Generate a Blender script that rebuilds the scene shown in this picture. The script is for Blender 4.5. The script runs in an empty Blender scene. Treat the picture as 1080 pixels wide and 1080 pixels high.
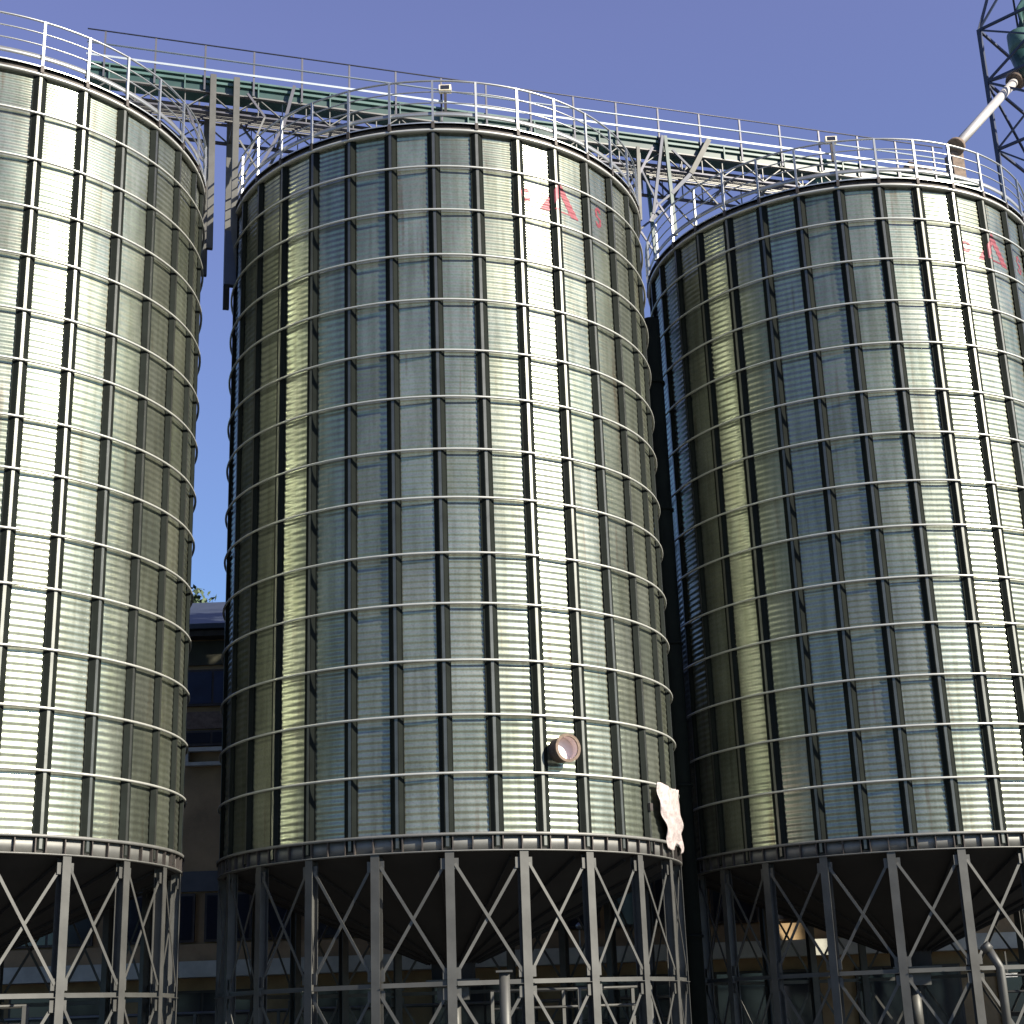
import bpy, math, random
import numpy as np
random.seed(7)
rng = np.random.default_rng(11)
D = math.radians
S = bpy.context.scene
COL = S.collection

# ------------------------------------------------------------------ helpers
class MB:
    def __init__(s): s.v = []; s.f = []; s.sm = []
    def add(s, vs, fs, smooth=False):
        b = len(s.v); s.v += [tuple(p) for p in vs]
        s.f += [tuple(b+i for i in q) for q in fs]; s.sm += [smooth]*len(fs)
        return s
    def hexa(s, c):          # 8 corners: bottom 4 ccw, top 4 ccw
        return s.add(c, [(3,2,1,0),(4,5,6,7),(0,1,5,4),(1,2,6,5),(2,3,7,6),(3,0,4,7)])
    def box(s, x0,x1,y0,y1,z0,z1):
        return s.hexa([(x0,y0,z0),(x1,y0,z0),(x1,y1,z0),(x0,y1,z0),(x0,y0,z1),(x1,y0,z1),(x1,y1,z1),(x0,y1,z1)])
    def bar(s, a, b, w, h, up=(0,0,1)):   # rectangular bar from a to b, width w, height h
        a=np.array(a,float); b=np.array(b,float); d=b-a; d/=np.linalg.norm(d)
        up=np.array(up,float)
        if abs(d@up)>.98: up=np.array([1.,0,0]) if abs(d[0])<.9 else np.array([0,1.,0])
        sx=np.cross(d,up); sx/=np.linalg.norm(sx); sy=np.cross(sx,d)
        q=[(-w/2,-h/2),(w/2,-h/2),(w/2,h/2),(-w/2,h/2)]
        return s.hexa([a+sx*i+sy*j for i,j in q]+[b+sx*i+sy*j for i,j in q])
    def angle(s, a, b, w, t, up=(0,0,1)):  # L profile
        a=np.array(a,float); b=np.array(b,float); d=b-a; d/=np.linalg.norm(d)
        up=np.array(up,float)
        if abs(d@up)>.98: up=np.array([1.,0,0])
        sx=np.cross(d,up); sx/=np.linalg.norm(sx); sy=np.cross(sx,d)
        q=[(0,0),(w,0),(w,t),(t,t),(t,w),(0,w)]
        n=6; vs=[a+sx*(i-w/2)+sy*(j-w/2) for i,j in q]+[b+sx*(i-w/2)+sy*(j-w/2) for i,j in q]
        fs=[(i,(i+1)%n,n+(i+1)%n,n+i) for i in range(n)]+[(5,4,3,0),(3,2,1,0),(6,9,10,11),(6,7,8,9)]
        return s.add(vs,fs)
    def tube(s, pts, r, n=8, closed=False, cap=True):
        P=[np.array(p,float) for p in pts]; m=len(P); vs=[]; up=np.array([0,0,1.])
        for i,p in enumerate(P):
            if closed: t=P[(i+1)%m]-P[i-1]
            else: t=P[min(i+1,m-1)]-P[max(i-1,0)]
            t/=np.linalg.norm(t); u=up if abs(t@up)<.95 else np.array([1.,0,0])
            a=np.cross(t,u); a/=np.linalg.norm(a); b=np.cross(a,t)
            rr=r[i] if hasattr(r,'__len__') else r
            vs+= [p+rr*(a*math.cos(2*math.pi*k/n)+b*math.sin(2*math.pi*k/n)) for k in range(n)]
        fs=[]; L=m if closed else m-1
        for i in range(L):
            j=(i+1)%m
            fs+=[(i*n+k,i*n+(k+1)%n,j*n+(k+1)%n,j*n+k) for k in range(n)]
        s.add(vs,fs,True)
        if cap and not closed:
            b=len(s.v)-m*n
            s.f+= [tuple(b+k for k in range(n))[::-1], tuple(b+(m-1)*n+k for k in range(n))]; s.sm+=[False,False]
        return s
    def ring(s, prof, seg=140, a0=0, a1=360, smooth=True):  # revolve open/closed profile [(r,z)...], closed loop
        n=len(prof); vs=[]; full=abs(a1-a0)>=360; m=seg if full else seg+1
        for i in range(m):
            a=D(a0+(a1-a0)*i/seg); c,sn=math.cos(a),math.sin(a)
            vs+=[(r*c,r*sn,z) for r,z in prof]
        fs=[]
        for i in range(seg):
            j=(i+1)%m
            fs+=[(i*n+k,j*n+k,j*n+(k+1)%n,i*n+(k+1)%n) for k in range(n)]
        s.add(vs,fs,False); s.sm[-len(fs):]=[smooth]*len(fs)
        return s
    def mesh(s, name, mats):
        me=bpy.data.meshes.new(name); me.from_pydata(s.v,[],s.f); me.update()
        me.polygons.foreach_set('use_smooth',s.sm)
        for m in (mats if isinstance(mats,(list,tuple)) else [mats]): me.materials.append(m)
        return me
def part(name, me, parent=None, loc=(0,0,0), rz=0):
    o=bpy.data.objects.new(name,me); COL.objects.link(o); o.location=loc; o.rotation_euler=(0,0,rz)
    if parent: o.parent=parent
    return o
def tag(o,label=None,cat=None,group=None,kind=None):
    if label: o['label']=label
    if cat: o['category']=cat
    if group: o['group']=group
    if kind: o['kind']=kind
    return o
def thing(name,label,cat,loc=(0,0,0),rz=0,group=None):
    o=part(name,None,None,loc,rz); o.empty_display_size=.3
    return tag(o,label,cat,group)

# ------------------------------------------------------------------ materials
def mat(name, col, rough=.5, metal=0., bump=0., bscale=20., var=0., vscale=3., spec=.5, bdist=.01, stretch=None, attr=None, bdet=5., col2=None, emit=None, rvar=0.):
    m=bpy.data.materials.new(name); m.use_nodes=True; nt=m.node_tree; N=nt.nodes; L=nt.links
    b=N['Principled BSDF']; b.inputs['Base Color'].default_value=(*col,1)
    b.inputs['Roughness'].default_value=rough; b.inputs['Metallic'].default_value=metal
    b.inputs['Specular IOR Level'].default_value=spec
    if emit: b.inputs['Emission Color'].default_value=(*emit[0],1); b.inputs['Emission Strength'].default_value=emit[1]
    tc=N.new('ShaderNodeTexCoord'); src=tc.outputs['Object']
    if stretch:
        mp=N.new('ShaderNodeMapping'); mp.inputs['Scale'].default_value=stretch; L.new(src,mp.inputs['Vector']); src=mp.outputs[0]
    if var or attr:
        c2=col2 or tuple(c*(1-var) for c in col)
        nz=N.new('ShaderNodeTexNoise'); nz.inputs['Scale'].default_value=vscale; nz.inputs['Detail'].default_value=6; nz.inputs['Roughness'].default_value=.65
        L.new(src,nz.inputs['Vector'])
        cr=N.new('ShaderNodeValToRGB'); cr.color_ramp.elements[0].position=.35; cr.color_ramp.elements[1].position=.68
        cr.color_ramp.elements[0].color=(*c2,1); cr.color_ramp.elements[1].color=(*col,1)
        L.new(nz.outputs['Fac'],cr.inputs['Fac']); out=cr.outputs['Color']
        if attr:
            at=N.new('ShaderNodeAttribute'); at.attribute_name=attr
            mx=N.new('ShaderNodeMix'); mx.data_type='RGBA'; mx.blend_type='MULTIPLY'; mx.inputs['Factor'].default_value=1
            L.new(out,mx.inputs[6]); L.new(at.outputs['Color'],mx.inputs[7]); out=mx.outputs[2]
        L.new(out,b.inputs['Base Color'])
        if rvar:
            mr=N.new('ShaderNodeMapRange'); mr.inputs['To Min'].default_value=rough+rvar; mr.inputs['To Max'].default_value=rough-rvar
            L.new(nz.outputs['Fac'],mr.inputs['Value']); mr.inputs['From Min'].default_value=.3; mr.inputs['From Max'].default_value=.7
            L.new(mr.outputs[0],b.inputs['Roughness'])
    if bump:
        n2=N.new('ShaderNodeTexNoise'); n2.inputs['Scale'].default_value=bscale; n2.inputs['Detail'].default_value=bdet
        L.new(src,n2.inputs['Vector'])
        bp=N.new('ShaderNodeBump'); bp.inputs['Strength'].default_value=bump; bp.inputs['Distance'].default_value=bdist
        L.new(n2.outputs['Fac'],bp.inputs['Height']); L.new(bp.outputs[0],b.inputs['Normal'])
    return m
M=dict(
 galv=mat('galvanised_sheet',(.27,.286,.243),rough=.36,metal=.95,bump=.25,bscale=2.2,bdist=.02,bdet=1.5,var=.22,vscale=1.7,attr='tone',stretch=(1,1,.5),rvar=.06),
 stiff=mat('stiffener_shade_steel',(.010,.013,.011),rough=.85,metal=0.,spec=.12,var=.35,vscale=2.5,bump=.2,bscale=6),  # near-black puts the shade of the stiffeners' sloped sides into the colour
 strip=mat('lit_face_steel',(.13,.135,.125),rough=.4,metal=.85,var=.3,vscale=2.5),
 rail2=mat('pale_blue_rail',(.30,.34,.38),rough=.5,metal=.3,var=.15,vscale=3),
 ringm=mat('wind_ring_steel',(.52,.525,.49),rough=.45,metal=.55,var=.15,vscale=3),
 rail=mat('rail_galvanised',(.36,.37,.37),rough=.42,metal=.8,var=.12,vscale=5),
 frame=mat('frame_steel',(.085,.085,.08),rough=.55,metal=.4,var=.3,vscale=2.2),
 beam=mat('ring_beam_steel',(.19,.19,.18),rough=.6,metal=.6,var=.25,vscale=3),
 dark=mat('eave_shade_steel',(.07,.06,.055),rough=.6,metal=.4,var=.4,vscale=5),
 rust=mat('rusty_steel',(.20,.145,.11),rough=.8,metal=.2,var=.5,vscale=8,bump=.4,bscale=40),
 hopper=mat('hopper_steel',(.014,.012,.011),rough=.85,metal=0.,var=.4,vscale=1.2),  # near-black holds the shade under the silo in the base colour
 roof=mat('roof_sheet',(.5,.52,.5),rough=.4,metal=.8,var=.2,vscale=2),
 red=mat('red_paint',(.17,.016,.03),rough=.5,metal=.25,var=.35,vscale=14,col2=(.19,.05,.06)),
 teal=mat('teal_paint',(.017,.055,.05),rough=.4,var=.35,vscale=2.5),
 teal2=mat('pale_teal_paint',(.055,.12,.108),rough=.45,var=.3,vscale=2.5),
 navy=mat('navy_painted_steel',(.025,.035,.07),rough=.5,var=.3,vscale=3),
 chord=mat('truss_steel',(.09,.09,.11),rough=.5,metal=.5,var=.3,vscale=3),
 truss=mat('truss_galvanised',(.15,.15,.145),rough=.5,metal=.6,var=.3,vscale=3),
 spout=mat('spout_paint',(.44,.42,.41),rough=.5,metal=.2,var=.15,vscale=3),
 spring=mat('pipe_inside',(.80,.70,.68),rough=.5,metal=.2,var=.1),
 lamp=mat('lamp_housing',(.82,.72,.55),rough=.5,var=.1),
 glass=mat('dark_glass',(.02,.022,.03),rough=.12,spec=.6),
 plastic=mat('white_plastic_film',(.50,.43,.42),rough=.3,var=.35,vscale=5,bump=.9,bscale=7,bdist=.05),
)
def galvmat():
    m=bpy.data.materials.new('galvanised_sheet'); m.use_nodes=True; nt=m.node_tree; N=nt.nodes; L=nt.links
    b=N['Principled BSDF']; out=N['Material Output']; b2=N.new('ShaderNodeBsdfPrincipled'); mxs=N.new('ShaderNodeMixShader')
    tc=N.new('ShaderNodeTexCoord'); at=N.new('ShaderNodeAttribute'); at.attribute_name='tone'
    def noise(scale,det,st):
        mp=N.new('ShaderNodeMapping'); mp.inputs['Scale'].default_value=st; L.new(tc.outputs['Object'],mp.inputs['Vector'])
        n=N.new('ShaderNodeTexNoise'); n.inputs['Scale'].default_value=scale; n.inputs['Detail'].default_value=det; L.new(mp.outputs[0],n.inputs['Vector']); return n
    def ramp(src,p0,p1,c0,c1):
        r=N.new('ShaderNodeValToRGB'); e=r.color_ramp.elements; e[0].position=p0; e[1].position=p1; e[0].color=(*c0,1); e[1].color=(*c1,1); L.new(src,r.inputs['Fac']); return r.outputs[0]
    def mul(a,c):
        x=N.new('ShaderNodeMix'); x.data_type='RGBA'; x.blend_type='MULTIPLY'; x.inputs['Factor'].default_value=1; L.new(a,x.inputs[6]); L.new(c,x.inputs[7]); return x.outputs[2]
    base=ramp(noise(1.5,6,(1,1,.6)).outputs['Fac'],.33,.68,(.245,.265,.215),(.32,.342,.278))
    col=mul(base,at.outputs['Color'])
    col=mul(col,ramp(noise(5,4,(1.6,1.6,.10)).outputs['Fac'],.36,.56,(.80,.79,.76),(1,1,1)))      # water streaks down the sheets
    col=mul(col,ramp(noise(26,3,(1,1,1)).outputs['Fac'],.30,.55,(.86,.86,.86),(1.05,1.05,1.05)))    # zinc mottling
    rm=ramp(noise(2.6,5,(2.2,2.2,.16)).outputs['Fac'],.63,.74,(0,0,0),(.55,.55,.55)); rx=N.new('ShaderNodeMix'); rx.data_type='RGBA'
    L.new(rm,rx.inputs['Factor']); L.new(col,rx.inputs[6]); rx.inputs[7].default_value=(.14,.095,.06,1); col=rx.outputs[2]     # faint rusty runs
    n3=noise(2.0,1.5,(1,1,.7)); bp=N.new('ShaderNodeBump'); bp.inputs['Strength'].default_value=.22; bp.inputs['Distance'].default_value=.02; L.new(n3.outputs['Fac'],bp.inputs['Height'])
    for q,r in ((b,.46),(b2,.24)):
        q.inputs['Metallic'].default_value=.95 if r<.4 else .72; q.inputs['Roughness'].default_value=r; L.new(col,q.inputs['Base Color']); L.new(bp.outputs[0],q.inputs['Normal'])
    mr=N.new('ShaderNodeMapRange'); mr.inputs['From Min'].default_value=.35; mr.inputs['From Max'].default_value=.65; mr.inputs['To Min'].default_value=.48; mr.inputs["To Max"].default_value=.70
    L.new(noise(1.1,3,(1,1,.5)).outputs['Fac'],mr.inputs['Value']); L.new(mr.outputs[0],mxs.inputs[0])
    L.new(b.outputs[0],mxs.inputs[1]); L.new(b2.outputs[0],mxs.inputs[2]); L.new(mxs.outputs[0],out.inputs['Surface'])
    return m
M['galv']=galvmat()
# brick / concrete / roof / ground
def brickmat():
    m=mat('brown_render',(.34,.235,.125),rough=.85,var=.35,vscale=1.3,bump=.4,bscale=30); return m
M['brown']=brickmat()
M['slate']=mat('slate_roof',(.035,.045,.065),rough=.5,var=.35,vscale=3,bump=.3,bscale=14)
M['pale']=mat('pale_concrete',(.5,.5,.44),rough=.85,var=.3,vscale=1.6,bump=.3,bscale=25)
M['greyband']=mat('grey_panel',(.08,.085,.09),rough=.7,var=.3,vscale=2)
M['bluep']=mat('blue_panel',(.03,.04,.085),rough=.35,var=.4,vscale=1.8)
M['olive']=mat('olive_panel',(.05,.05,.032),rough=.8,var=.3,vscale=2)
M['pink']=mat('pink_plaster',(.55,.36,.32),rough=.9,var=.25,vscale=2)
M['leaf']=mat('leaf_green',(.05,.085,.035),rough=.7,var=.5,vscale=2)
M['bark']=mat('bark',(.09,.07,.05),rough=.9,var=.4,vscale=6,bump=.5,bscale=12)
M['lampon']=mat('lit_tube',(.8,.8,.8),rough=.5,emit=((1,.97,.9),.8))
def groundmat():
    m=mat('yard_ground',(.11,.106,.10),rough=.9,var=.45,vscale=.22,bump=.5,bscale=9,bdist=.02); return m
M['ground']=groundmat()

# ------------------------------------------------------------------ silo meshes
R=4.40; NP=33; PIT=360/NP; NL=22; LP=360/NL
RZ=[18.12,17.30,16.36,15.40,14.46,13.42,12.49,11.46,10.53,9.49,8.56,7.54,6.58,5.58,4.58]
CEN=[(-10.621,27.731),(-1.431,30.694),(7.9635,33.422)]
PH=[-36.05+7*PIT,-66.2,-78.3+12*PIT]     # where stiffener 0 stands, degrees
LPH=[-24.4,-71.3,-105.3]                   # where leg 0 stands
NC=8; RPC=6                               # corrugations per sheet, rows per corrugation
tiltA=rng.normal(0,.0085,(3,NP,14)); tiltB=rng.normal(0,.005,(3,NP,14)); bul=rng.uniform(-.1,.7,(3,NP,1))+rng.normal(0,.07,(3,NP,14))
colA=rng.normal(0,.015,(3,NP)); SI=0   # SI: which silo's sheets are being laid
sag=R*(1-math.cos(D(PIT/2)))
def surf(k,j,u,w):   # panel k, ring j (0 top), u,w in 0..1 -> radius
    r=R-bul[SI,k,j]*sag*(1-(2*u-1)**2)+(tiltA[SI,k,j]+colA[SI,k])*(u-.5)+tiltB[SI,k,j]*(w-.5)
    return r+.0058*np.cos(2*math.pi*NC*w)
def wall_mesh():
    us=np.linspace(0,1,7); ws=np.linspace(0,1,NC*RPC+1); V=[];F=[];T=[]
    U,W=np.meshgrid(us,ws); nu=len(us); nw=len(ws)
    idx=np.arange(nu*nw).reshape(nw,nu)
    q=np.stack([idx[:-1,:-1],idx[:-1,1:],idx[1:,1:],idx[1:,:-1]],-1).reshape(-1,4)[:,::-1]
    b=0
    for k in range(NP):
        ct=rng.uniform(.80,1.06)
        for j in range(14):
            z0,z1=RZ[j+1],RZ[j]; ra=surf(k,j,U,W); th=np.radians((k+U)*PIT); z=z0+(z1-z0)*W
            V.append(np.stack([ra*np.cos(th),ra*np.sin(th),z],-1).reshape(-1,3)); F.append(q[:,::-1]+b); b+=nu*nw
            t=ct*rng.uniform(.93,1.05); tt=np.array([t*rng.uniform(.98,1.02),t,t*rng.uniform(.97,1.03),1.]); T.append(np.tile(tt,(nu*nw,1)))
    V=np.concatenate(V); F=np.concatenate(F); T=np.concatenate(T)
    me=bpy.data.meshes.new('wall'); me.vertices.add(len(V)); me.vertices.foreach_set('co',V.ravel().astype('f'))
    me.loops.add(F.size); me.loops.foreach_set('vertex_index',F.ravel().astype('i'))
    me.polygons.add(len(F)); me.polygons.foreach_set('loop_start',np.arange(0,F.size,4,dtype='i')); me.polygons.foreach_set('loop_total',np.full(len(F),4,'i'))
    me.update(calc_edges=True); me.polygons.foreach_set('use_smooth',np.ones(len(F),bool))
    ca=me.color_attributes.new('tone','FLOAT_COLOR','POINT'); ca.data.foreach_set('color',T.ravel().astype('f'))
    me.materials.append(M['galv']); return me
def prof_extrude(prof,z0,z1,nz=1,closed=True):   # profile in (radial x, tangential y) extruded along z
    n=len(prof); vs=[]
    for i in range(nz+1):
        z=z0+(z1-z0)*i/nz; vs+=[(x,y,z) for x,y in prof]
    fs=[]
    for i in range(nz): fs+=[(i*n+k,i*n+(k+1)%n,(i+1)*n+(k+1)%n,(i+1)*n+k) for k in range(n)]
    fs+=[tuple(range(n))[::-1],tuple(nz*n+k for k in range(n))]
    return vs,fs
def cached(f,c={}):
    if f.__name__ not in c: c[f.__name__]=f()
    return c[f.__name__]
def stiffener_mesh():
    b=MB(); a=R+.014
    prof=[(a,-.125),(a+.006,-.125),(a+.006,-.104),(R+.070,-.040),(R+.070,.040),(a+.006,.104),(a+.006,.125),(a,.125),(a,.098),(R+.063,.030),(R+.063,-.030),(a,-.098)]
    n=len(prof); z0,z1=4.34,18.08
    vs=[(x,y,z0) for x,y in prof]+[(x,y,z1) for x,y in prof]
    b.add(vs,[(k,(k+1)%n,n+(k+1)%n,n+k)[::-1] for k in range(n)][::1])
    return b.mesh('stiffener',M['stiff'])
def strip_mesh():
    return MB().box(R+.064,R+.074,-.026,.026,4.36,18.07).mesh('lit_face_strip',M['strip'])  # thin strip paints the stiffener's face lighter than its shaded sides
def lug_mesh(): return MB().box(R+.07,R+.12,-.05,.05,-.07,.07).mesh('lug',M['dark'])
def gusset_mesh():
    return MB().box(R-.02,R+.085,-.010,.010,4.30,4.555).mesh('gusset',M['dark'])
def base_mesh():
    b=MB()
    b.ring([(R-.06,4.558),(R+.09,4.558),(R+.09,4.535),(R+.11,4.535),(R+.11,4.585),(R-.06,4.585)])
    b.ring([(R+.016,4.298),(R+.026,4.298),(R+.026,4.556),(R+.016,4.556)])
    b.ring([(R-.10,4.275),(R+.085,4.275),(R+.085,4.296),(R-.10,4.296)])
    return b.mesh('base_ring_beam',M['beam'])
def eave_mesh():
    b=MB(); b.ring([(R+.0,18.085),(R+.11,18.085),(R+.11,18.13),(R+.0,18.13)]); return b.mesh('eave_ring',M['ringm'])
def eave_shade_mesh():
    b=MB(); b.ring([(R+.03,18.13),(R+.055,18.13),(R+.055,18.245),(R+.03,18.245)])  # dark band carries the roof overhang's shadow as colour
    for k in range(NP):
        a=D(k*PIT); c,s=math.cos(a),math.sin(a)
        b.bar((c*(R+.085),s*(R+.085),18.13),(c*(R+.085),s*(R+.085),18.275),.06,.09,up=(c,s,0))
    return b.mesh('eave_shade_band',M['dark'])
def roof_mesh():
    b=MB(); n=NP*4; vs=[];fs=[]
    st=[(R+.12,18.245),(R+.12,18.27),(R-.1,18.36),(2.2,19.36),(.55,20.15),(.55,20.45),(.0,20.5)]
    for r,z in st:
        for i in range(n):
            a=D(i*PIT/4); zz=z+(.05 if (i%4==0 and .6<r<R+.1) else 0); vs.append((r*math.cos(a),r*math.sin(a),zz))
    for j in range(len(st)-1):
        fs+=[(j*n+i,j*n+(i+1)%n,(j+1)*n+(i+1)%n,(j+1)*n+i) for i in range(n)]
    b.add(vs,fs); return b.mesh('roof',M['roof'])
def windring_mesh():
    b=MB(); b.ring([(R+.095+.023*math.cos(t),.023*math.sin(t)) for t in np.linspace(0,2*math.pi,9)[:-1]][::1],seg=140)
    return b.mesh('wind_ring',M['ringm'])
def rail_mesh_f(r): 
    b=MB(); b.ring([(R+.085+r*math.cos(t),r*math.sin(t)) for t in np.linspace(0,2*math.pi,9)[:-1]],seg=140); return b.mesh('rail',M['rail'])
def toprail_mesh(): return rail_mesh_f(.021)
def midrail_mesh(): return rail_mesh_f(.014)
def kickrail_mesh():
    b=MB(); b.ring([(R+.065,-.05),(R+.072,-.05),(R+.072,.05),(R+.065,.05)]); return b.mesh('kick_plate',M['rail'])
def post_mesh():
    b=MB(); b.bar((R+.095,0,18.28),(R+.095,0,19.22),.042,.042,up=(1,0,0)); return b.mesh('post',M['rail'])
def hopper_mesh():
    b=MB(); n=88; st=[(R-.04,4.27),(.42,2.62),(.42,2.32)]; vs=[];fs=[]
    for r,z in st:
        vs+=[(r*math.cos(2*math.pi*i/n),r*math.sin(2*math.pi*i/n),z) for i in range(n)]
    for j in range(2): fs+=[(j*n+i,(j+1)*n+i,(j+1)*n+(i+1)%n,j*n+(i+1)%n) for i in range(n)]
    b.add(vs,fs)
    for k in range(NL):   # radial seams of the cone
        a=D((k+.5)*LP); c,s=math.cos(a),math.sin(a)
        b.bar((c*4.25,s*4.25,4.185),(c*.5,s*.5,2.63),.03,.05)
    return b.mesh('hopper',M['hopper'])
def gate_mesh():
    b=MB(); b.box(-.5,.5,-.5,.5,2.2,2.32); b.box(-.3,.3,-.3,.3,1.95,2.2); b.tube([(0,0,1.95),(0,0,.84)],.13,12); b.box(.5,.95,-.08,.08,2.22,2.29); return b.mesh('slide_gate',M['frame'])
def leg_mesh():
    b=MB(); x=R-.02; w=.076; d=.17; t=.012
    prof=[(x-d/2,-w),(x-d/2,w),(x-d/2+t,w),(x-d/2+t,t/2),(x+d/2-t,t/2),(x+d/2-t,w),(x+d/2,w),(x+d/2,-w),(x+d/2-t,-w),(x+d/2-t,-t/2),(x-d/2+t,-t/2),(x-d/2+t,-w)]
    n=12; vs=[(a,c,.03) for a,c in prof]+[(a,c,4.273) for a,c in prof]
    b.add(vs,[(k,(k+1)%n,n+(k+1)%n,n+k)[::-1] for k in range(n)])
    b.box(x-.18,x+.18,-.18,.18,0.004,.03)
    return b.mesh('leg',M['frame'])
def brace_mesh():   # X braces of the bay between leg 0 and leg 1, upper and lower tier
    b=MB(); x=R+.035
    a0=D(1.1); a1=D(LP-1.1)
    P=lambda a,z,o=0:((x+o)*math.cos(a),(x+o)*math.sin(a),z)
    for zt,zb in ((4.08,2.32),(2.0,.25)):
        b.bar(P(a0,zt,.0),P(a1,zb,.0),.012,.05); b.bar(P(a1,zt,-.03),P(a0,zb,-.03),.012,.05)
        for aa in (a0,a1):
            for z in (zt,zb): b.bar(P(aa,z-.09,-.012),P(aa,z+.09,-.012),.13,.010,up=(math.cos(aa),math.sin(aa),0))
    return b.mesh('cross_brace',M['frame'])
def tie_mesh():
    b=MB(); x=R+.05
    b.angle((x,.09,2.16),(x*math.cos(D(LP))+.09*math.sin(D(LP)),x*math.sin(D(LP))-.09*math.cos(D(LP)),2.16),.075,.01); return b.mesh('tie_beam',M['frame'])

def decal(shape, cx, cz, ph, cell=.011):
    """paint marks laid on the sheets: shape(x,z)->bool in metres about the centre angle cx (degrees, silo space) and height cz"""
    b=MB(); vid={}
    def rad(a,z):
        a=(a-ph)%360; k=int(a//PIT); u=a/PIT-k
        j=max(0,min(13,next((i for i in range(14) if RZ[i+1]<=z),13))); w=(z-RZ[j+1])/(RZ[j]-RZ[j+1])
        near=min(u,1-u)*PIT*math.pi/180*R
        r=float(surf(k,j,u,w))+.005
        if near<.036: r=R+.078
        elif near<.09: r=R+.078-(near-.034)/.054*.050
        return max(r,float(surf(k,j,u,w))+.005)
    n=int(1.6/cell)
    for i in range(-n//2,n//2+1):
        for j in range(-n//2,n//2+1):
            x,z=i*cell,j*cell
            if not shape(x,z): continue
            q=[]
            for di,dj in ((0,0),(1,0),(1,1),(0,1)):
                key=(i+di,j+dj)
                if key not in vid:
                    xx,zz=(i+di)*cell,(j+dj)*cell; a=cx+math.degrees(xx/R); r=rad(a%360,cz+zz)
                    vid[key]=len(b.v); b.v.append((r*math.cos(D(a-ph)),r*math.sin(D(a-ph)),cz+zz))
                q.append(vid[key])
            b.f.append(tuple(q)); b.sm.append(True)
    return b
def chevron(x,z):
    h=.40-z                      # apex at +.40
    if h<0 or h>.70: return False
    wl=h*.66
    if abs(x)<=wl+.02 and abs(x)>=wl-.15-.06*h: return True
    return h>.60 and abs(x)<wl and (int((z+5)*30)%2==0)
def leftmark(x,z): 
    r=math.hypot(x*1.1,z); return (.075<r<.14) and not (x>.03 and abs(z)<.05)
def rightmark(x,z):
    r1=math.hypot(x*1.25,z-.10); r2=math.hypot(x*1.25,z+.10)
    return (.055<r1<.125 and not (x>0 and z<.10 and z>.02)) or (.055<r2<.125 and not (x<0 and z<-.02 and z>-.10))

def build_silo(i,label):
    global SI; SI=i
    t=thing('grain_silo',label,'grain silo',(CEN[i][0],CEN[i][1],0),0,'row of steel grain silos')
    ph=D(PH[i])
    part('wall',wall_mesh(),t,rz=ph)
    part('roof',cached(roof_mesh),t,rz=ph)
    part('eave_ring',cached(eave_mesh),t,rz=ph); part('eave_shade_band',cached(eave_shade_mesh),t,rz=ph)
    for k in range(NP):
        q=part('stiffener',cached(stiffener_mesh),t,rz=ph+D(k*PIT)); part('lit_face_strip',cached(strip_mesh),q)
    for j in range(1,14): part('wind_ring',cached(windring_mesh),t,(0,0,RZ[j]),ph)
    br=part('base_ring_beam',cached(base_mesh),t,rz=ph)
    for k in range(NP):
        for f in (.012,-.012,.5):
            part('gusset',cached(gusset_mesh),br,rz=D((k+f*1.0)*PIT)+ (D(1.0) if f==.012 else (-D(1.0) if f==-.012 else 0)))
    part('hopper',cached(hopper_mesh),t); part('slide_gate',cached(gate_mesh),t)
    for k in range(NL):
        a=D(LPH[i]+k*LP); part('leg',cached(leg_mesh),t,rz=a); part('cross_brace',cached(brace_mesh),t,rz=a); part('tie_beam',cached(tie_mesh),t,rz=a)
    g=part('guard_rail',None,t,rz=ph)
    part('top_rail',cached(toprail_mesh),g,(0,0,19.22)); part('middle_rail',cached(midrail_mesh),g,(0,0,18.97)); part('middle_rail',cached(midrail_mesh),g,(0,0,18.72)); part('kick_plate',cached(kickrail_mesh),g,(0,0,18.48))
    for k in range(NP): part('post',cached(post_mesh),g,rz=D(k*PIT))
    return t
SIL=[build_silo(0,'galvanised grain silo cut off by the left edge, nearest of the row'),
     build_silo(1,'complete galvanised silo in the middle with red emblem and pipe stub'),
     build_silo(2,'galvanised grain silo on the right, farthest, below the elevator tower')]
for i,(c,mz) in {1:(-53.8,16.98),2:(-54.0,16.93)}.items():
    SI=i
    e=part('painted_emblem',decal(chevron,c,mz,PH[i]).mesh('painted_emblem',M['red']),SIL[i],rz=D(PH[i])); e['label']='faded red peaked emblem below the eave'
    part('painted_letter',decal(leftmark,c-10.5,mz-.08,PH[i]).mesh('painted_letter',M['red']),SIL[i],rz=D(PH[i]))
    part('painted_letter',decal(rightmark,c+14.2,mz+.0,PH[i]).mesh('painted_letter',M['red']),SIL[i],rz=D(PH[i]))
# lugs on the middle silo's stiffeners
for k,z in ((3,5.14),(4,5.05)): part('lug',cached(lug_mesh),SIL[1],(0,0,z),D(PH[1]+k*PIT))
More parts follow.
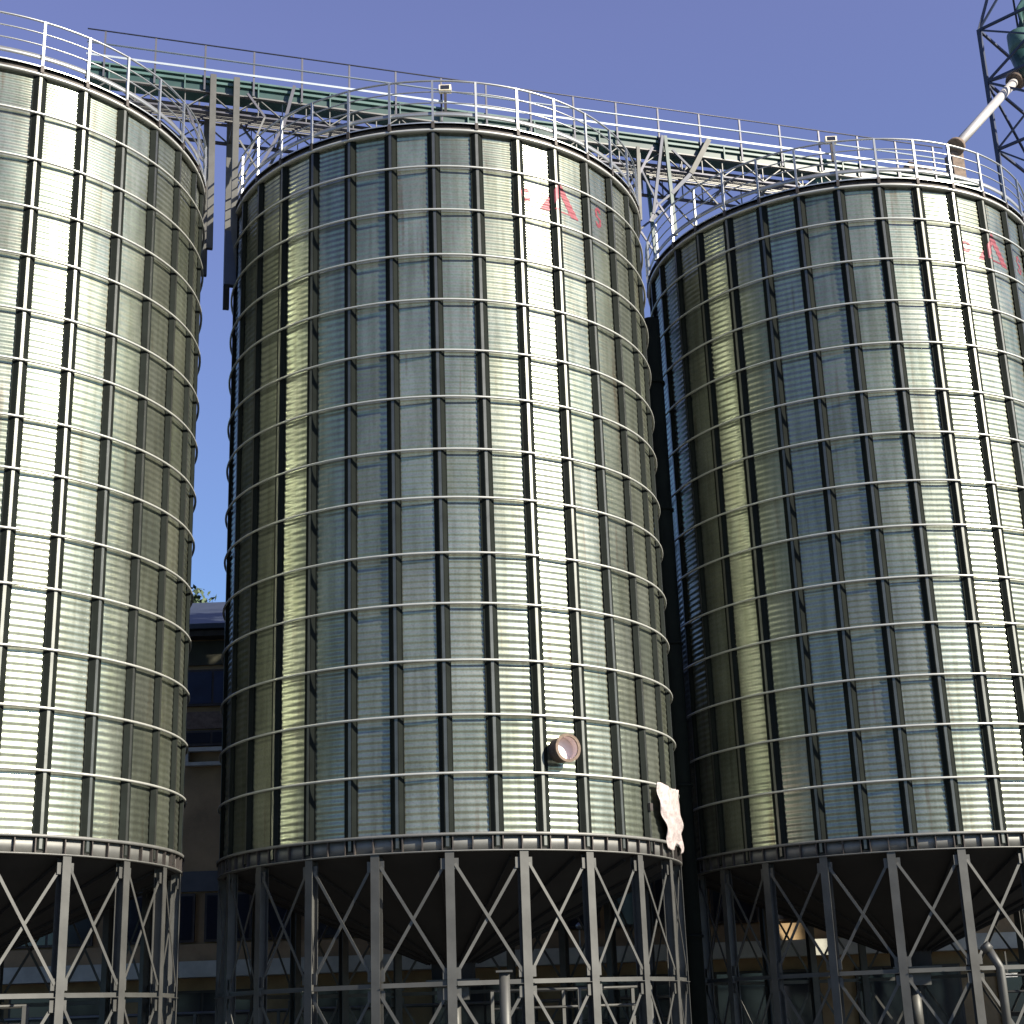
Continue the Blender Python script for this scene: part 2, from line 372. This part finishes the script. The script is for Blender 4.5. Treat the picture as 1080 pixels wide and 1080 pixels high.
# pipe stub on the middle silo
def stub():
    a=D(-61.3); L0,L1=R-.02,R+.30; r=.22; n=32; zc=6.0
    b=MB(); t=MB(); fr=MB()
    ax=np.array([math.cos(a),math.sin(a),0]); sx=np.array([-math.sin(a),math.cos(a),0]); up=np.array([0,0,1.])
    def circ(d,rr): return [ax*d+up*(zc)+sx*rr*math.cos(2*math.pi*k/n)+up*rr*math.sin(2*math.pi*k/n) for k in range(n)]
    b.add(circ(L0,r)+circ(L1,r),[(k,(k+1)%n,n+(k+1)%n,n+k) for k in range(n)],True)
    o=part('pipe_stub',b.mesh('pipe_stub',M['rust']),SIL[1]); 
    t.add(circ(R+.10,r-.015)+circ(L1,r-.015),[(k,n+k,n+(k+1)%n,(k+1)%n) for k in range(n)],True)
    t.add(circ(R+.101,r-.016),[tuple(range(n))])
    part('liner',t.mesh('liner',M['spring']),o)
    fr.add(circ(L1-.03,r+.03)+circ(L1+.004,r+.03)+circ(L1+.004,r-.02)+circ(L1-.03,r-.02),
        [(j*n+k,j*n+(k+1)%n,((j+1)%4)*n+(k+1)%n,((j+1)%4)*n+k) for j in range(4) for k in range(n)],False)
    part('flange',fr.mesh('flange',M['rust']),o)
stub()
# crumpled plastic film hanging on the lower right of the middle silo
def film():
    b=MB(); nu,nv=34,30; vs=[];rs=np.random.default_rng(3)
    ph=[(rs.uniform(4,26),rs.uniform(3,20),rs.uniform(0,6.3),rs.uniform(.012,.034)) for _ in range(12)]
    for j in range(nv+1):
        v=j/nv; lo=-30.5+4.5*(1-v)**1.4+0.5*math.sin(7*v); hi=-12.5+0.8*math.sin(5*v+1)
        zt=5.60
        for i in range(nu+1):
            u=i/nu; a=lo+(hi-lo)*u; z=4.50+(zt-4.50)*v+.02*math.sin(7*u+1)*(v) -.08*math.sin(9*u)*(1-v)
            w=sum(A*math.sin(f*u+g*v+p) for f,g,p,A in ph)
            r=R+.135+.02*math.sin(math.pi*min(1,v*1.1))+w*.3
            vs.append((r*math.cos(D(a)),r*math.sin(D(a)),z))
    m=nu+1
    b.add(vs,[(j*m+i,j*m+i+1,(j+1)*m+i+1,(j+1)*m+i) for j in range(nv) for i in range(nu)],True)
    o=part('plastic_film',b.mesh('plastic_film',M['plastic']),None,(CEN[1][0],CEN[1][1],0))
    sm=o.modifiers.new('thick','SOLIDIFY'); sm.thickness=.004
    tag(o,'crumpled white plastic film stuck on the lower right of the middle silo','plastic film')
film()

# ------------------------------------------------------------------ overhead catwalk and conveyor
DV=np.array([.9561,.2931,0]); NV=np.array([.2931,-.9561,0]); C0=np.array([CEN[0][0],CEN[0][1],0])
DV/=np.linalg.norm(DV); NV=np.array([DV[1],-DV[0],0])
def W(s,o,z): return tuple(C0+DV*s+NV*o+np.array([0,0,z]))
cw=thing('overhead_catwalk','long railed truss catwalk running across the tops of all silos','catwalk',tuple(C0+DV*1.9+np.array([0,0,20.6])))
def cpart(name,b,m,parent=None):
    parent=parent or cw; me=b.mesh(name,m); o=part(name,me,parent)
    root=o
    while root.parent: root=root.parent
    off=root.location
    me.transform(__import__('mathutils').Matrix.Translation(-off)); return o
s0,s1=1.9,22.9
for off in (0,-1.25):
    cpart('top_rail',MB().tube([W(s0,off,22.24),W(s1,off,22.24)],.016),M['chord'])
cpart('middle_rail',MB().tube([W(s0,0,21.91),W(s1,0,21.91)],.02),M['rail2'])
cpart('middle_rail',MB().tube([W(s0,-1.25,21.91),W(s1,-1.25,21.91)],.018),M['chord'])
cpart('toe_board',MB().bar(W(s0,.02,21.60),W(s1,.02,21.60),.012,.05),M['rail2'])
s=2.28
while s<s1:
    for off in (0,-1.25): cpart('post',MB().bar(W(s,off-.012,21.1),W(s,off-.012,22.24),.04,.04,up=NV),M['chord'])
    s+=1.07
b=MB()
for q in range(9): b.bar(W(s0,-.70-.065*q,21.12),W(s1,-.70-.065*q,21.12),.02,.03)
cpart('walkway_floor',b,M['truss'])
for off in (-.03,-1.25):
    cpart('lower_chord',MB().angle(W(s0,off,20.6),W(s1,off,20.6),.09,.014),M['chord'])
    cpart('upper_chord',MB().angle(W(s0,off,21.08),W(s1,off,21.08),.08,.012),M['truss'])
    b=MB(); s=s0; up=True
    while s<s1-.5:
        za,zb=(20.62,21.06) if up else (21.06,20.62)
        b.bar(W(s,off-.03,za),W(s+.53,off-.03,zb),.02,.045,up=NV); b.bar(W(s+.53,off-.05,20.62),W(s+.53,off-.05,21.06),.02,.035,up=NV); s+=.53; up=not up
    cpart('web_bracing',b,M['truss'])
s=s0
while s<s1: cpart('cross_member',MB().bar(W(s,-.05,20.56),W(s,-1.23,20.56),.05,.05),M['truss']); s+=1.07
def strut(a,c,w,m=None,off=0,name='strut'):
    cpart(name,MB().bar(W(a[0],off,a[1]),W(c[0],off,c[1]),w,w*.8,up=NV),m or M['truss'])
# support posts between left and middle silo (two deep)
for off in (0.06,-1.2):
    strut((4.60,21.45),(4.63,17.2),.13,M['frame'],off,'support_post'); strut((5.11,21.45),(5.13,16.45),.13,M['frame'],off,'support_post')
    strut((4.63,19.0),(4.05,20.6),.05,M['chord'],off); strut((4.60,19.1),(3.7,20.2),.05,M['chord'],off)
    strut((5.2,19.9),(5.62,19.2),.04,M['truss'],off); strut((5.74,20.56),(5.2,19.0),.04,M['truss'],off)
    strut((5.35,21.1),(5.74,20.56),.05,M['chord'],off); strut((6.38,21.45),(6.15,20.4),.07,M['chord'],off); strut((6.15,20.4),(5.70,19.4),.06,M['chord'],off); strut((5.70,19.4),(5.35,18.95),.05,M['truss'],off)
cpart('bracket',MB().hexa([W(4.95,-.05,16.40),W(5.22,-.05,16.40),W(5.22,.12,16.40),W(4.95,.12,16.40),W(4.95,-.05,17.65),W(5.06,-.05,17.65),W(5.06,.12,17.65),W(4.95,.12,17.65)]),M['navy'])
# trestle between middle and right silo
for off in (0.06,-1.2):
    strut((15.17,21.45),(14.80,19.3),.07,M['navy'],off); strut((15.24,21.45),(15.33,18.8),.08,M['teal'],off)
    strut((16.37,21.5),(15.83,20.5),.12,M['frame'],off); strut((15.83,20.5),(15.30,19.9),.09,M['navy'],off)
    strut((15.30,19.9),(14.94,19.57),.05,M['navy'],off); strut((14.94,19.57),(14.55,20.5),.045,M['navy'],off); strut((14.94,19.6),(15.25,19.1),.045,M['chord'],off); strut((14.94,19.6),(14.7,19.1),.045,M['chord'],off)
    strut((14.52,21.05),(14.46,19.1),.08,M['frame'],off,'support_post'); strut((14.9,21.1),(14.5,20.3),.06,M['chord'],off)
    strut((15.4,21.1),(15.9,20.6),.05,M['navy'],off)
    strut((15.86,20.45),(17.4,18.75),.035,M['frame'],off)
# supports standing on each roof
for sc in (0.9+1.4,9.66-.6,9.66+.7,19.46-.7,19.46+.6):
    for off in (.0,-1.2): strut((sc,20.6),(sc,19.6 if 1 else 0),.1,M['truss'],off,'support_post')
# chain conveyor lying in the truss
cv=thing('chain_conveyor','green painted enclosed chain conveyor lying along the catwalk','conveyor',tuple(C0+DV*2.0+np.array([0,0,21.1])))
cpart('housing',MB().hexa([W(2.0,-.08,21.10),W(23.9,-.08,21.10),W(23.9,-.50,21.10),W(2.0,-.50,21.10),W(2.0,-.08,21.43),W(23.9,-.08,21.43),W(23.9,-.50,21.43),W(2.0,-.50,21.43)]),M['teal'],cv)
cpart('cover',MB().bar(W(2.0,-.28,21.455),W(23.9,-.28,21.455),.50,.045),M['teal2'],cv)
cpart('side_flange',MB().bar(W(2.0,-.05,21.33),W(23.9,-.05,21.33),.05,.06),M['teal2'],cv)
s=2.4
while s<23: cpart('joint_flange',MB().bar(W(s,-.04,21.08),W(s,-.04,21.45),.03,.05,up=NV),M['teal2'],cv); s+=1.6
for sc in (9.66,19.46): cpart('outlet',MB().bar(W(sc,-.35,21.1),W(sc,-.35,20.4),.34,.34,up=NV),M['teal2'],cv)
b=MB(); b.bar(W(23.35,-.2,21.47),W(23.35,-.2,22.2),.34,.34,up=NV); cpart('inlet',b,M['rust'],cv)
b=MB(); b.tube([W(22.2,-.3,21.72),W(22.65,-.3,21.72)],.12,12); b.bar(W(21.98,-.3,21.68),W(22.2,-.3,21.68),.26,.3); cpart('drive_motor',b,M['rust'],cv)
# junction boxes / floodlights on the catwalk rail
def flood(s,z,label):
    t=thing('floodlight',label,'floodlight',W(s,.12,z),0,'lamps on the catwalk')
    loc=t.location
    M0=MB().bar((-.14,0,.15),(.14,0,.15),.16,.14); part('lamp_head',M0.mesh('lamp_head',M['lamp']),t)
    part('lens',MB().box(-.1,.1,-.088,-.08,.1,.2).mesh('lens',M['glass']),t)
    part('bracket',MB().box(-.03,.03,-.03,.03,-.45,.08).mesh('bracket',M['dark']),t)
flood(9.83,21.72,'small cream floodlight on the catwalk above the middle silo'); flood(19.65,21.78,'small cream floodlight on the catwalk above the right silo')

dp=thing('vertical_duct','dark vertical duct rising in the narrow gap between the middle and right silos','duct',(3.31,32.05,0))
part('duct',MB().tube([(0,0,.0),(0,0,16.6)],.20,16).mesh('duct',M['stiff']),dp)
for z in (3,6,9,12,15): part('joint_flange',MB().tube([(0,0,z),(0,0,z+.05)],.235,16).mesh('joint_flange',M['stiff']),dp)
# ------------------------------------------------------------------ elevator tower + spout
tw=thing('elevator_tower','dark lattice elevator tower rising behind the right silo','tower',(15.98,38.0,0),D(47))
A=1.45
ps=[(-A,-A),(A,-A),(A,A),(-A,A)]
for x,y in ps: part('tower_post',MB().angle((x,y,0),(x,y,28.14),.11,.025).mesh('tower_post',M['navy']),tw)
zl=[0,2.4,4.8,7.2,9.6,12,14.4,16.6,18.8,21.6,24.2,26.4,28.14]
for q,z in enumerate(zl):
    b=MB()
    for k in range(4):
        a,c=ps[k],ps[(k+1)%4]
        if z>0: b.bar((*a,z),(*c,z),.07,.07)
        if q<len(zl)-1:
            z2=zl[q+1]
            if (q+k)%2: a,c=c,a
            b.bar((*a,z),(*c,z2),.06,.06); 
            if k in (0,3): b.bar((*c,z),(*a,z2),.045,.045)
    part('bracing',b.mesh('bracing',M['navy']),tw)
b=MB()   # head frame spreading to the elevator head above
for (x,y) in ps: b.bar((x,y,28.14),(x*.45,y*.45,31.3),.08,.08); 
for k in range(4):
    a,c=ps[k],ps[(k+1)%4]; b.bar((a[0],a[1],28.14),(c[0]*.45,c[1]*.45,31.3),.06,.06)
part('head_frame',b.mesh('head_frame',M['navy']),tw)
b=MB()   # ladder-like platform strip seen lower down
b.box(.2,A,-A-.5,-A,23.2,23.28); b.bar((.2,-A-.5,23.28),(.2,-A-.5,24.2),.04,.04); b.bar((A,-A-.5,23.28),(A,-A-.5,24.2),.04,.04); b.bar((.2,-A-.5,24.2),(A,-A-.5,24.2),.04,.04)
part('platform',b.mesh('platform',M['navy']),tw)
el=thing('bucket_elevator','teal bucket elevator with twin trunks inside the tower','elevator',(16.1,38.1,0))
for x in (-.05,.75): part('trunk',MB().box(x,x+.45,-.25,.25,.3,30.5).mesh('trunk',M['teal']),el)
b=MB(); b.tube([(-1.0,-.1,27.3),(-1.0,-.1,28.0)],[.36,.36],16); part('distributor',b.mesh('distributor',M['teal2']),el)
b=MB(); b.tube([(-1.0,-.1,26.5),(-1.0,-.1,27.3)],[.18,.36],16); part('distributor_cone',b.mesh('distributor_cone',M['teal']),el)
b=MB(); b.tube([(-1.0,-.1,28.0),(-.8,-.1,28.8),(.2,0,30.4)],.2,12); part('feed_pipe',b.mesh('feed_pipe',M['teal2']),el)
b=MB(); b.box(-.3,1.5,-.5,.5,30.5,32.2); part('elevator_head',b.mesh('elevator_head',M['teal']),el)
sp=thing('grain_spout','pale pink spout pipe slanting from the tower to the right silo','spout pipe',(0,0,0))
top=np.array([14.75,38.05,26.45]); bot=np.array(W(23.35,-.05,22.38)); 
sp.location=tuple(bot)
b=MB().tube([(0,0,0),tuple(top-bot)],.125,16); part('pipe',b.mesh('pipe',M['spout']),sp)
u=(top-bot)/np.linalg.norm(top-bot)
b=MB().tube([tuple(-u*.12),tuple(u*.02)],.24,16); part('collar',b.mesh('collar',M['rust']),sp)
b=MB().tube([tuple((top-bot)-u*.02),tuple((top-bot)+u*.25)],[.24,.3],16); part('collar',b.mesh('collar',M['rust']),sp)

# ------------------------------------------------------------------ building behind
YB=40.0
bl=thing('mill_building','dim brown mill building with slate roof standing behind the silos','building',(0,YB,0))
def bb(name,m,x0,x1,y0,y1,z0,z1,parent=None):
    return part(name,MB().box(x0,x1,y0,y1,z0,z1).mesh(name,m),parent or bl)
X0,X1=-24,30
bb('wall',M['brown'],X0,X1,0,9,0,11.45)
b=MB(); b.add([(X0-.5,-.6,11.75),(X1+.5,-.6,11.75),(X1+.5,4.5,13.7),(X0-.5,4.5,13.7),(X0-.5,9.6,11.75),(X1+.5,9.6,11.75)],[(0,1,2,3),(3,2,5,4),(0,3,4),(1,5,2)])
b.box(X0-.5,X1+.5,-.6,9.6,11.62,11.75)
part('roof',b.mesh('roof',M['slate']),bl)
bb('fascia',M['dark'],X0-.3,X1+.3,-.45,-.05,11.45,11.6)
bb('frieze',M['olive'],X0,X1,-.06,-.004,10.75,11.40)
# bands of windows
def winrow(z0,z1,m,w=1.9,gap=.5,xs=X0+.6):
    x=xs
    while x+w<X1:
        f=bb('window',M['dark'],x,x+w,-.10,-.005,z0,z1)
        part('pane',MB().box(x+.06,x+w*.5-.03,-.112,-.104,z0+.06,z1-.06).box(x+w*.5+.03,x+w-.06,-.112,-.104,z0+.06,z1-.06).mesh('pane',m),f)
        x+=w+gap
winrow(9.65,10.62,M['bluep'])
bb('band',M['rust'],X0,X1,-.05,-.003,9.05,9.5)
winrow(8.6,9.0,M['glass'])
x=X0+.9
while x<X1-2:
    part('sill',MB().box(x,x+1.7,-.22,-.004,8.07,8.16).box(x,x+.08,-.2,-.004,8.16,8.44).box(x+1.62,x+1.7,-.2,-.004,8.16,8.44).box(x,x+1.7,-.22,-.004,8.44,8.54).mesh('sill',M['pale']),bl); x+=2.4
bb('band',M['greyband'],X0,X1,-.08,-.003,4.9,5.4)
winrow(3.66,4.85,M['glass'],2.3,.25)
bb('ledge',M['pale'],X0,X1,-.75,-.003,2.80,3.18)
bb('ledge',M['brown'],X0,X1,-.35,-.003,3.19,3.6)
winrow(.4,2.5,M['glass'],2.6,.9)
# pipe rack / fence in front of the building: pale rails
fr=thing('pipe_railing','pale steel yard railing in front of the dim building','railing',(0,38.6,0))
for z in (1.95,1.45): part('rail',MB().tube([(-20,0,z),(4,0,z)],.04).mesh('rail',M['truss']),fr)
for x in np.arange(-20,4.1,2.0): part('post',MB().box(x-.035,x+.035,-.035,.035,0,1.98).mesh('post',M['truss']),fr)
# reclaim conveyor under the hoppers
rc=thing('reclaim_conveyor','grey trough conveyor running below the silo hoppers','conveyor',tuple(C0+DV*-6))
cpart('trough',MB().bar(W(-6,0,.66),W(25,0,.66),.5,.34),M['frame'],rc)
for s in np.arange(-5,25,2.5): cpart('stand',MB().bar(W(s,.0,0.0),W(s,.0,.48),.3,.08),M['frame'],rc)
# work platform with pipework under the middle and left silo
def platform(cx,cy,rz,label):
    t=thing('service_platform',label,'platform',(cx,cy,0),rz)
    part('deck',MB().box(-1.4,1.4,-.5,.5,1.30,1.38).mesh('deck',M['frame']),t)
    for x in (-1.35,0,1.35):
        for y in (-.45,.45): part('post',MB().box(x-.03,x+.03,y-.03,y+.03,0,2.05).mesh('post',M['frame']),t)
    for z in (1.75,2.05):
        for y in (-.45,.45): part('rail',MB().tube([(-1.38,y,z),(1.38,y,z)],.024).mesh('rail',M['frame']),t)
    return t
platform(.75,29.0,.3,'small railed service platform under the middle silo'); platform(-9.6,26.2,.25,'small railed service platform under the left silo'); platform(10.6,31.2,.3,'small railed service platform under the right silo')
# free-standing posts
def stand_post(x,y,h,label,lean=False):
    t=thing('vent_pipe',label,'pipe',(x,y,0))
    pts=[(0,0,0),(0,0,h)] if not lean else [(0,0,0),(0,0,h-.3),(-.16,0,h)]
    part('pipe',MB().tube(pts,.085 if not lean else .08,12).mesh('pipe',M['frame']),t)
    part('cap',MB().box(-.13,.13,-.13,.13,h,h+.03).mesh('cap',M['frame']) if not lean else MB().tube([(-.16,0,h),(-.24,0,h+.1)],.10,12).mesh('cap',M['frame']),t)
    part('foot_plate',MB().box(-.16,.16,-.16,.16,.004,.03).mesh('foot_plate',M['frame']),t)
stand_post(-.38,25.3,2.28,'straight grey vertical pipe in front of the middle silo legs'); stand_post(8.35,28.5,2.45,'grey pipe with bent top in front of the right silo legs',True)
# lamps on the building under the silos
def wall_lamp(x,y,z,w,label):
    t=thing('tube_lamp',label,'lamp',(x,y,z),0,'lit lamps under the right silo')
    part('housing',MB().box(-w/2-.03,w/2+.03,.0,.08,-.03,.06).mesh('housing',M['frame']),t)
    part('tube',MB().box(-w/2,w/2,-.05,-.004,-.03,.03).mesh('tube',M['lampon']),t)
    part('hanger',MB().box(-.015,.015,.02,.05,.06,.5).mesh('hanger',M['frame']),t)
for x,y,z,w,l in ((10.35,34.8,2.1,.36,'long lit tube lamp under the right silo near the picture edge'),):
    wall_lamp(x,y,z,w,l)
# globe lamp on the ledge
gl=thing('globe_lamp','small white globe lamp on a stem above the pale ledge','lamp',(1.3,39.45,3.18))
b=MB(); b.tube([(0,0,0),(0,0,.42)],.02,8); part('stem',b.mesh('stem',M['pale']),gl)
b=MB(); n=10; b.tube([(0,0,.42+.2*i/n) for i in range(n+1)],[max(.01,.1*math.sin(math.pi*i/n)) for i in range(n+1)],14); part('globe',b.mesh('globe',M['rail']),gl)
# unseen house-shaped block added right of the frame to shade the mill building
mh=thing('shade_block','tall grey house-shaped block, unseen, added right of the tower to shade the mill building','building',(24.45,36,0))
part('wall',MB().box(-5,5,-4,4,0,14).mesh('wall',M['greyband']),mh)  # body of the added shade block
part('roof',MB().box(-5.2,5.2,-4.2,4.2,14.01,14.25).mesh('roof',M['slate']),mh)  # top of the added shade block
part('door',MB().box(-5.06,-5.003,-1.5,1.5,0.02,3.6).mesh('door',M['bluep']),mh)  # made-up door on the added shade block
for y in (-2.5,0,2.5):
    for z in (6,10): part('window',MB().box(-5.05,-5.003,y-.6,y+.6,z,z+1.2).mesh('window',M['glass']),mh)  # made-up windows on the added shade block

# tree behind the building ridge
def tree(x,y,h,r,label):
    t=thing('leafy_tree',label,'tree',(x,y,0))
    b=MB(); b.tube([(0,0,0),(.1,0,h*.35),(0,.1,h*.7)],[.35,.25,.1],10)
    for k in range(7):
        a=k*2.4; zb=h*(.35+.05*k); b.tube([(0.05,0,zb),(math.cos(a)*r*.6,math.sin(a)*r*.6,zb+h*.2)],[.12,.03],6)
    part('trunk',b.mesh('trunk',M['bark']),t)
    rs=np.random.default_rng(int(x*10)%97+5); b=MB(); cl=[]
    for k in range(60):
        v=rs.normal(0,1,3); v/=np.linalg.norm(v); q=v*r*rs.uniform(.45,1.0); cl.append((q[0],q[1],h*.72+q[2]*.85,rs.uniform(.5,1.0)))
    for cx,cy,cz,cr in cl:
        for _ in range(150):
            v=rs.normal(0,1,3); v/=np.linalg.norm(v); p=np.array([cx,cy,cz])+v*cr*rs.uniform(.3,1)
            a=rs.normal(0,1,3); a/=np.linalg.norm(a); c=np.cross(a,v); c/=np.linalg.norm(c)+1e-6; sz=rs.uniform(.08,.16)
            b.v+=[tuple(p-a*sz),tuple(p+c*sz*.5),tuple(p+a*sz),tuple(p-c*sz*.5)]; n=len(b.v); b.f.append((n-4,n-3,n-2,n-1)); b.sm.append(False)
    part('crown',b.mesh('crown',M['leaf']),t)
tree(-9.4,54,20.05,3.6,'green tree top showing over the slate roof between two silos')

# ------------------------------------------------------------------ ground
g=MB(); g.add([(-900,-900,0),(900,-900,0),(900,1500,0),(-900,1500,0)],[(0,1,2,3)])
tag(part('ground',g.mesh('ground',M['ground'])),kind='structure')

# ------------------------------------------------------------------ light
EL,AZ=29.,-31.
sd=bpy.data.lights.new('sun','SUN'); sd.energy=5.0; sd.angle=D(.55); sd.color=(1,.92,.77)
so=bpy.data.objects.new('sun',sd); COL.objects.link(so)
from mathutils import Vector, Matrix
dv=Vector((math.cos(D(EL))*math.cos(D(AZ)),math.cos(D(EL))*math.sin(D(AZ)),math.sin(D(EL))))
so.rotation_euler=dv.to_track_quat('Z','Y').to_euler(); so.location=dv*60
w=bpy.data.worlds.new('World'); S.world=w; w.use_nodes=True; N=w.node_tree.nodes; L=w.node_tree.links
bg=N['Background']; sk=N.new('ShaderNodeTexSky'); sk.sky_type='NISHITA'; sk.sun_disc=False
sk.sun_elevation=D(EL); sk.sun_rotation=D(90-AZ); sk.altitude=200; sk.air_density=1.0; sk.dust_density=.25; sk.ozone_density=2.5
mx=N.new('ShaderNodeMix'); mx.data_type='RGBA'; mx.blend_type='MULTIPLY'; mx.inputs['Factor'].default_value=1; 
tcw=N.new('ShaderNodeTexCoord'); sxy=N.new('ShaderNodeSeparateXYZ'); L.new(tcw.outputs['Generated'],sxy.inputs[0])
mr=N.new('ShaderNodeMapRange'); mr.inputs['From Min'].default_value=.12; mr.inputs['From Max'].default_value=.58; L.new(sxy.outputs['Z'],mr.inputs['Value'])
m2=N.new('ShaderNodeMix'); m2.data_type='RGBA'; m2.inputs[6].default_value=(.44,.65,.80,1); m2.inputs[7].default_value=(1.20,.86,1.04,1)
L.new(mr.outputs[0],m2.inputs['Factor']); L.new(m2.outputs[2],mx.inputs[7])
L.new(sk.outputs[0],mx.inputs[6]); L.new(mx.outputs[2],bg.inputs['Color']); bg.inputs['Strength'].default_value=.08

# ------------------------------------------------------------------ camera
t_,r_=.3172,-.0356
cd=bpy.data.cameras.new('camera'); cd.sensor_width=36; cd.sensor_height=36; cd.lens=1623.19/1080*36; cd.clip_end=3000; cd.clip_start=.1
co=bpy.data.objects.new('camera',cd); COL.objects.link(co)
R0=Vector((1,0,0)); U0=Vector((0,-math.sin(t_),math.cos(t_))); Fw=Vector((0,math.cos(t_),math.sin(t_)))
Rt=math.cos(r_)*R0+math.sin(r_)*U0; Up=-math.sin(r_)*R0+math.cos(r_)*U0
mm=Matrix((Rt,Up,-Fw)).transposed().to_4x4(); mm.translation=Vector((0,0,1.6)); co.matrix_world=mm
S.camera=co
S.render.engine='CYCLES'; S.render.resolution_x=1024; S.render.resolution_y=1024
S.view_settings.view_transform='Standard'; S.view_settings.look='None'; S.view_settings.exposure=1.25; S.view_settings.gamma=1
S.cycles.max_bounces=6; S.cycles.glossy_bounces=4
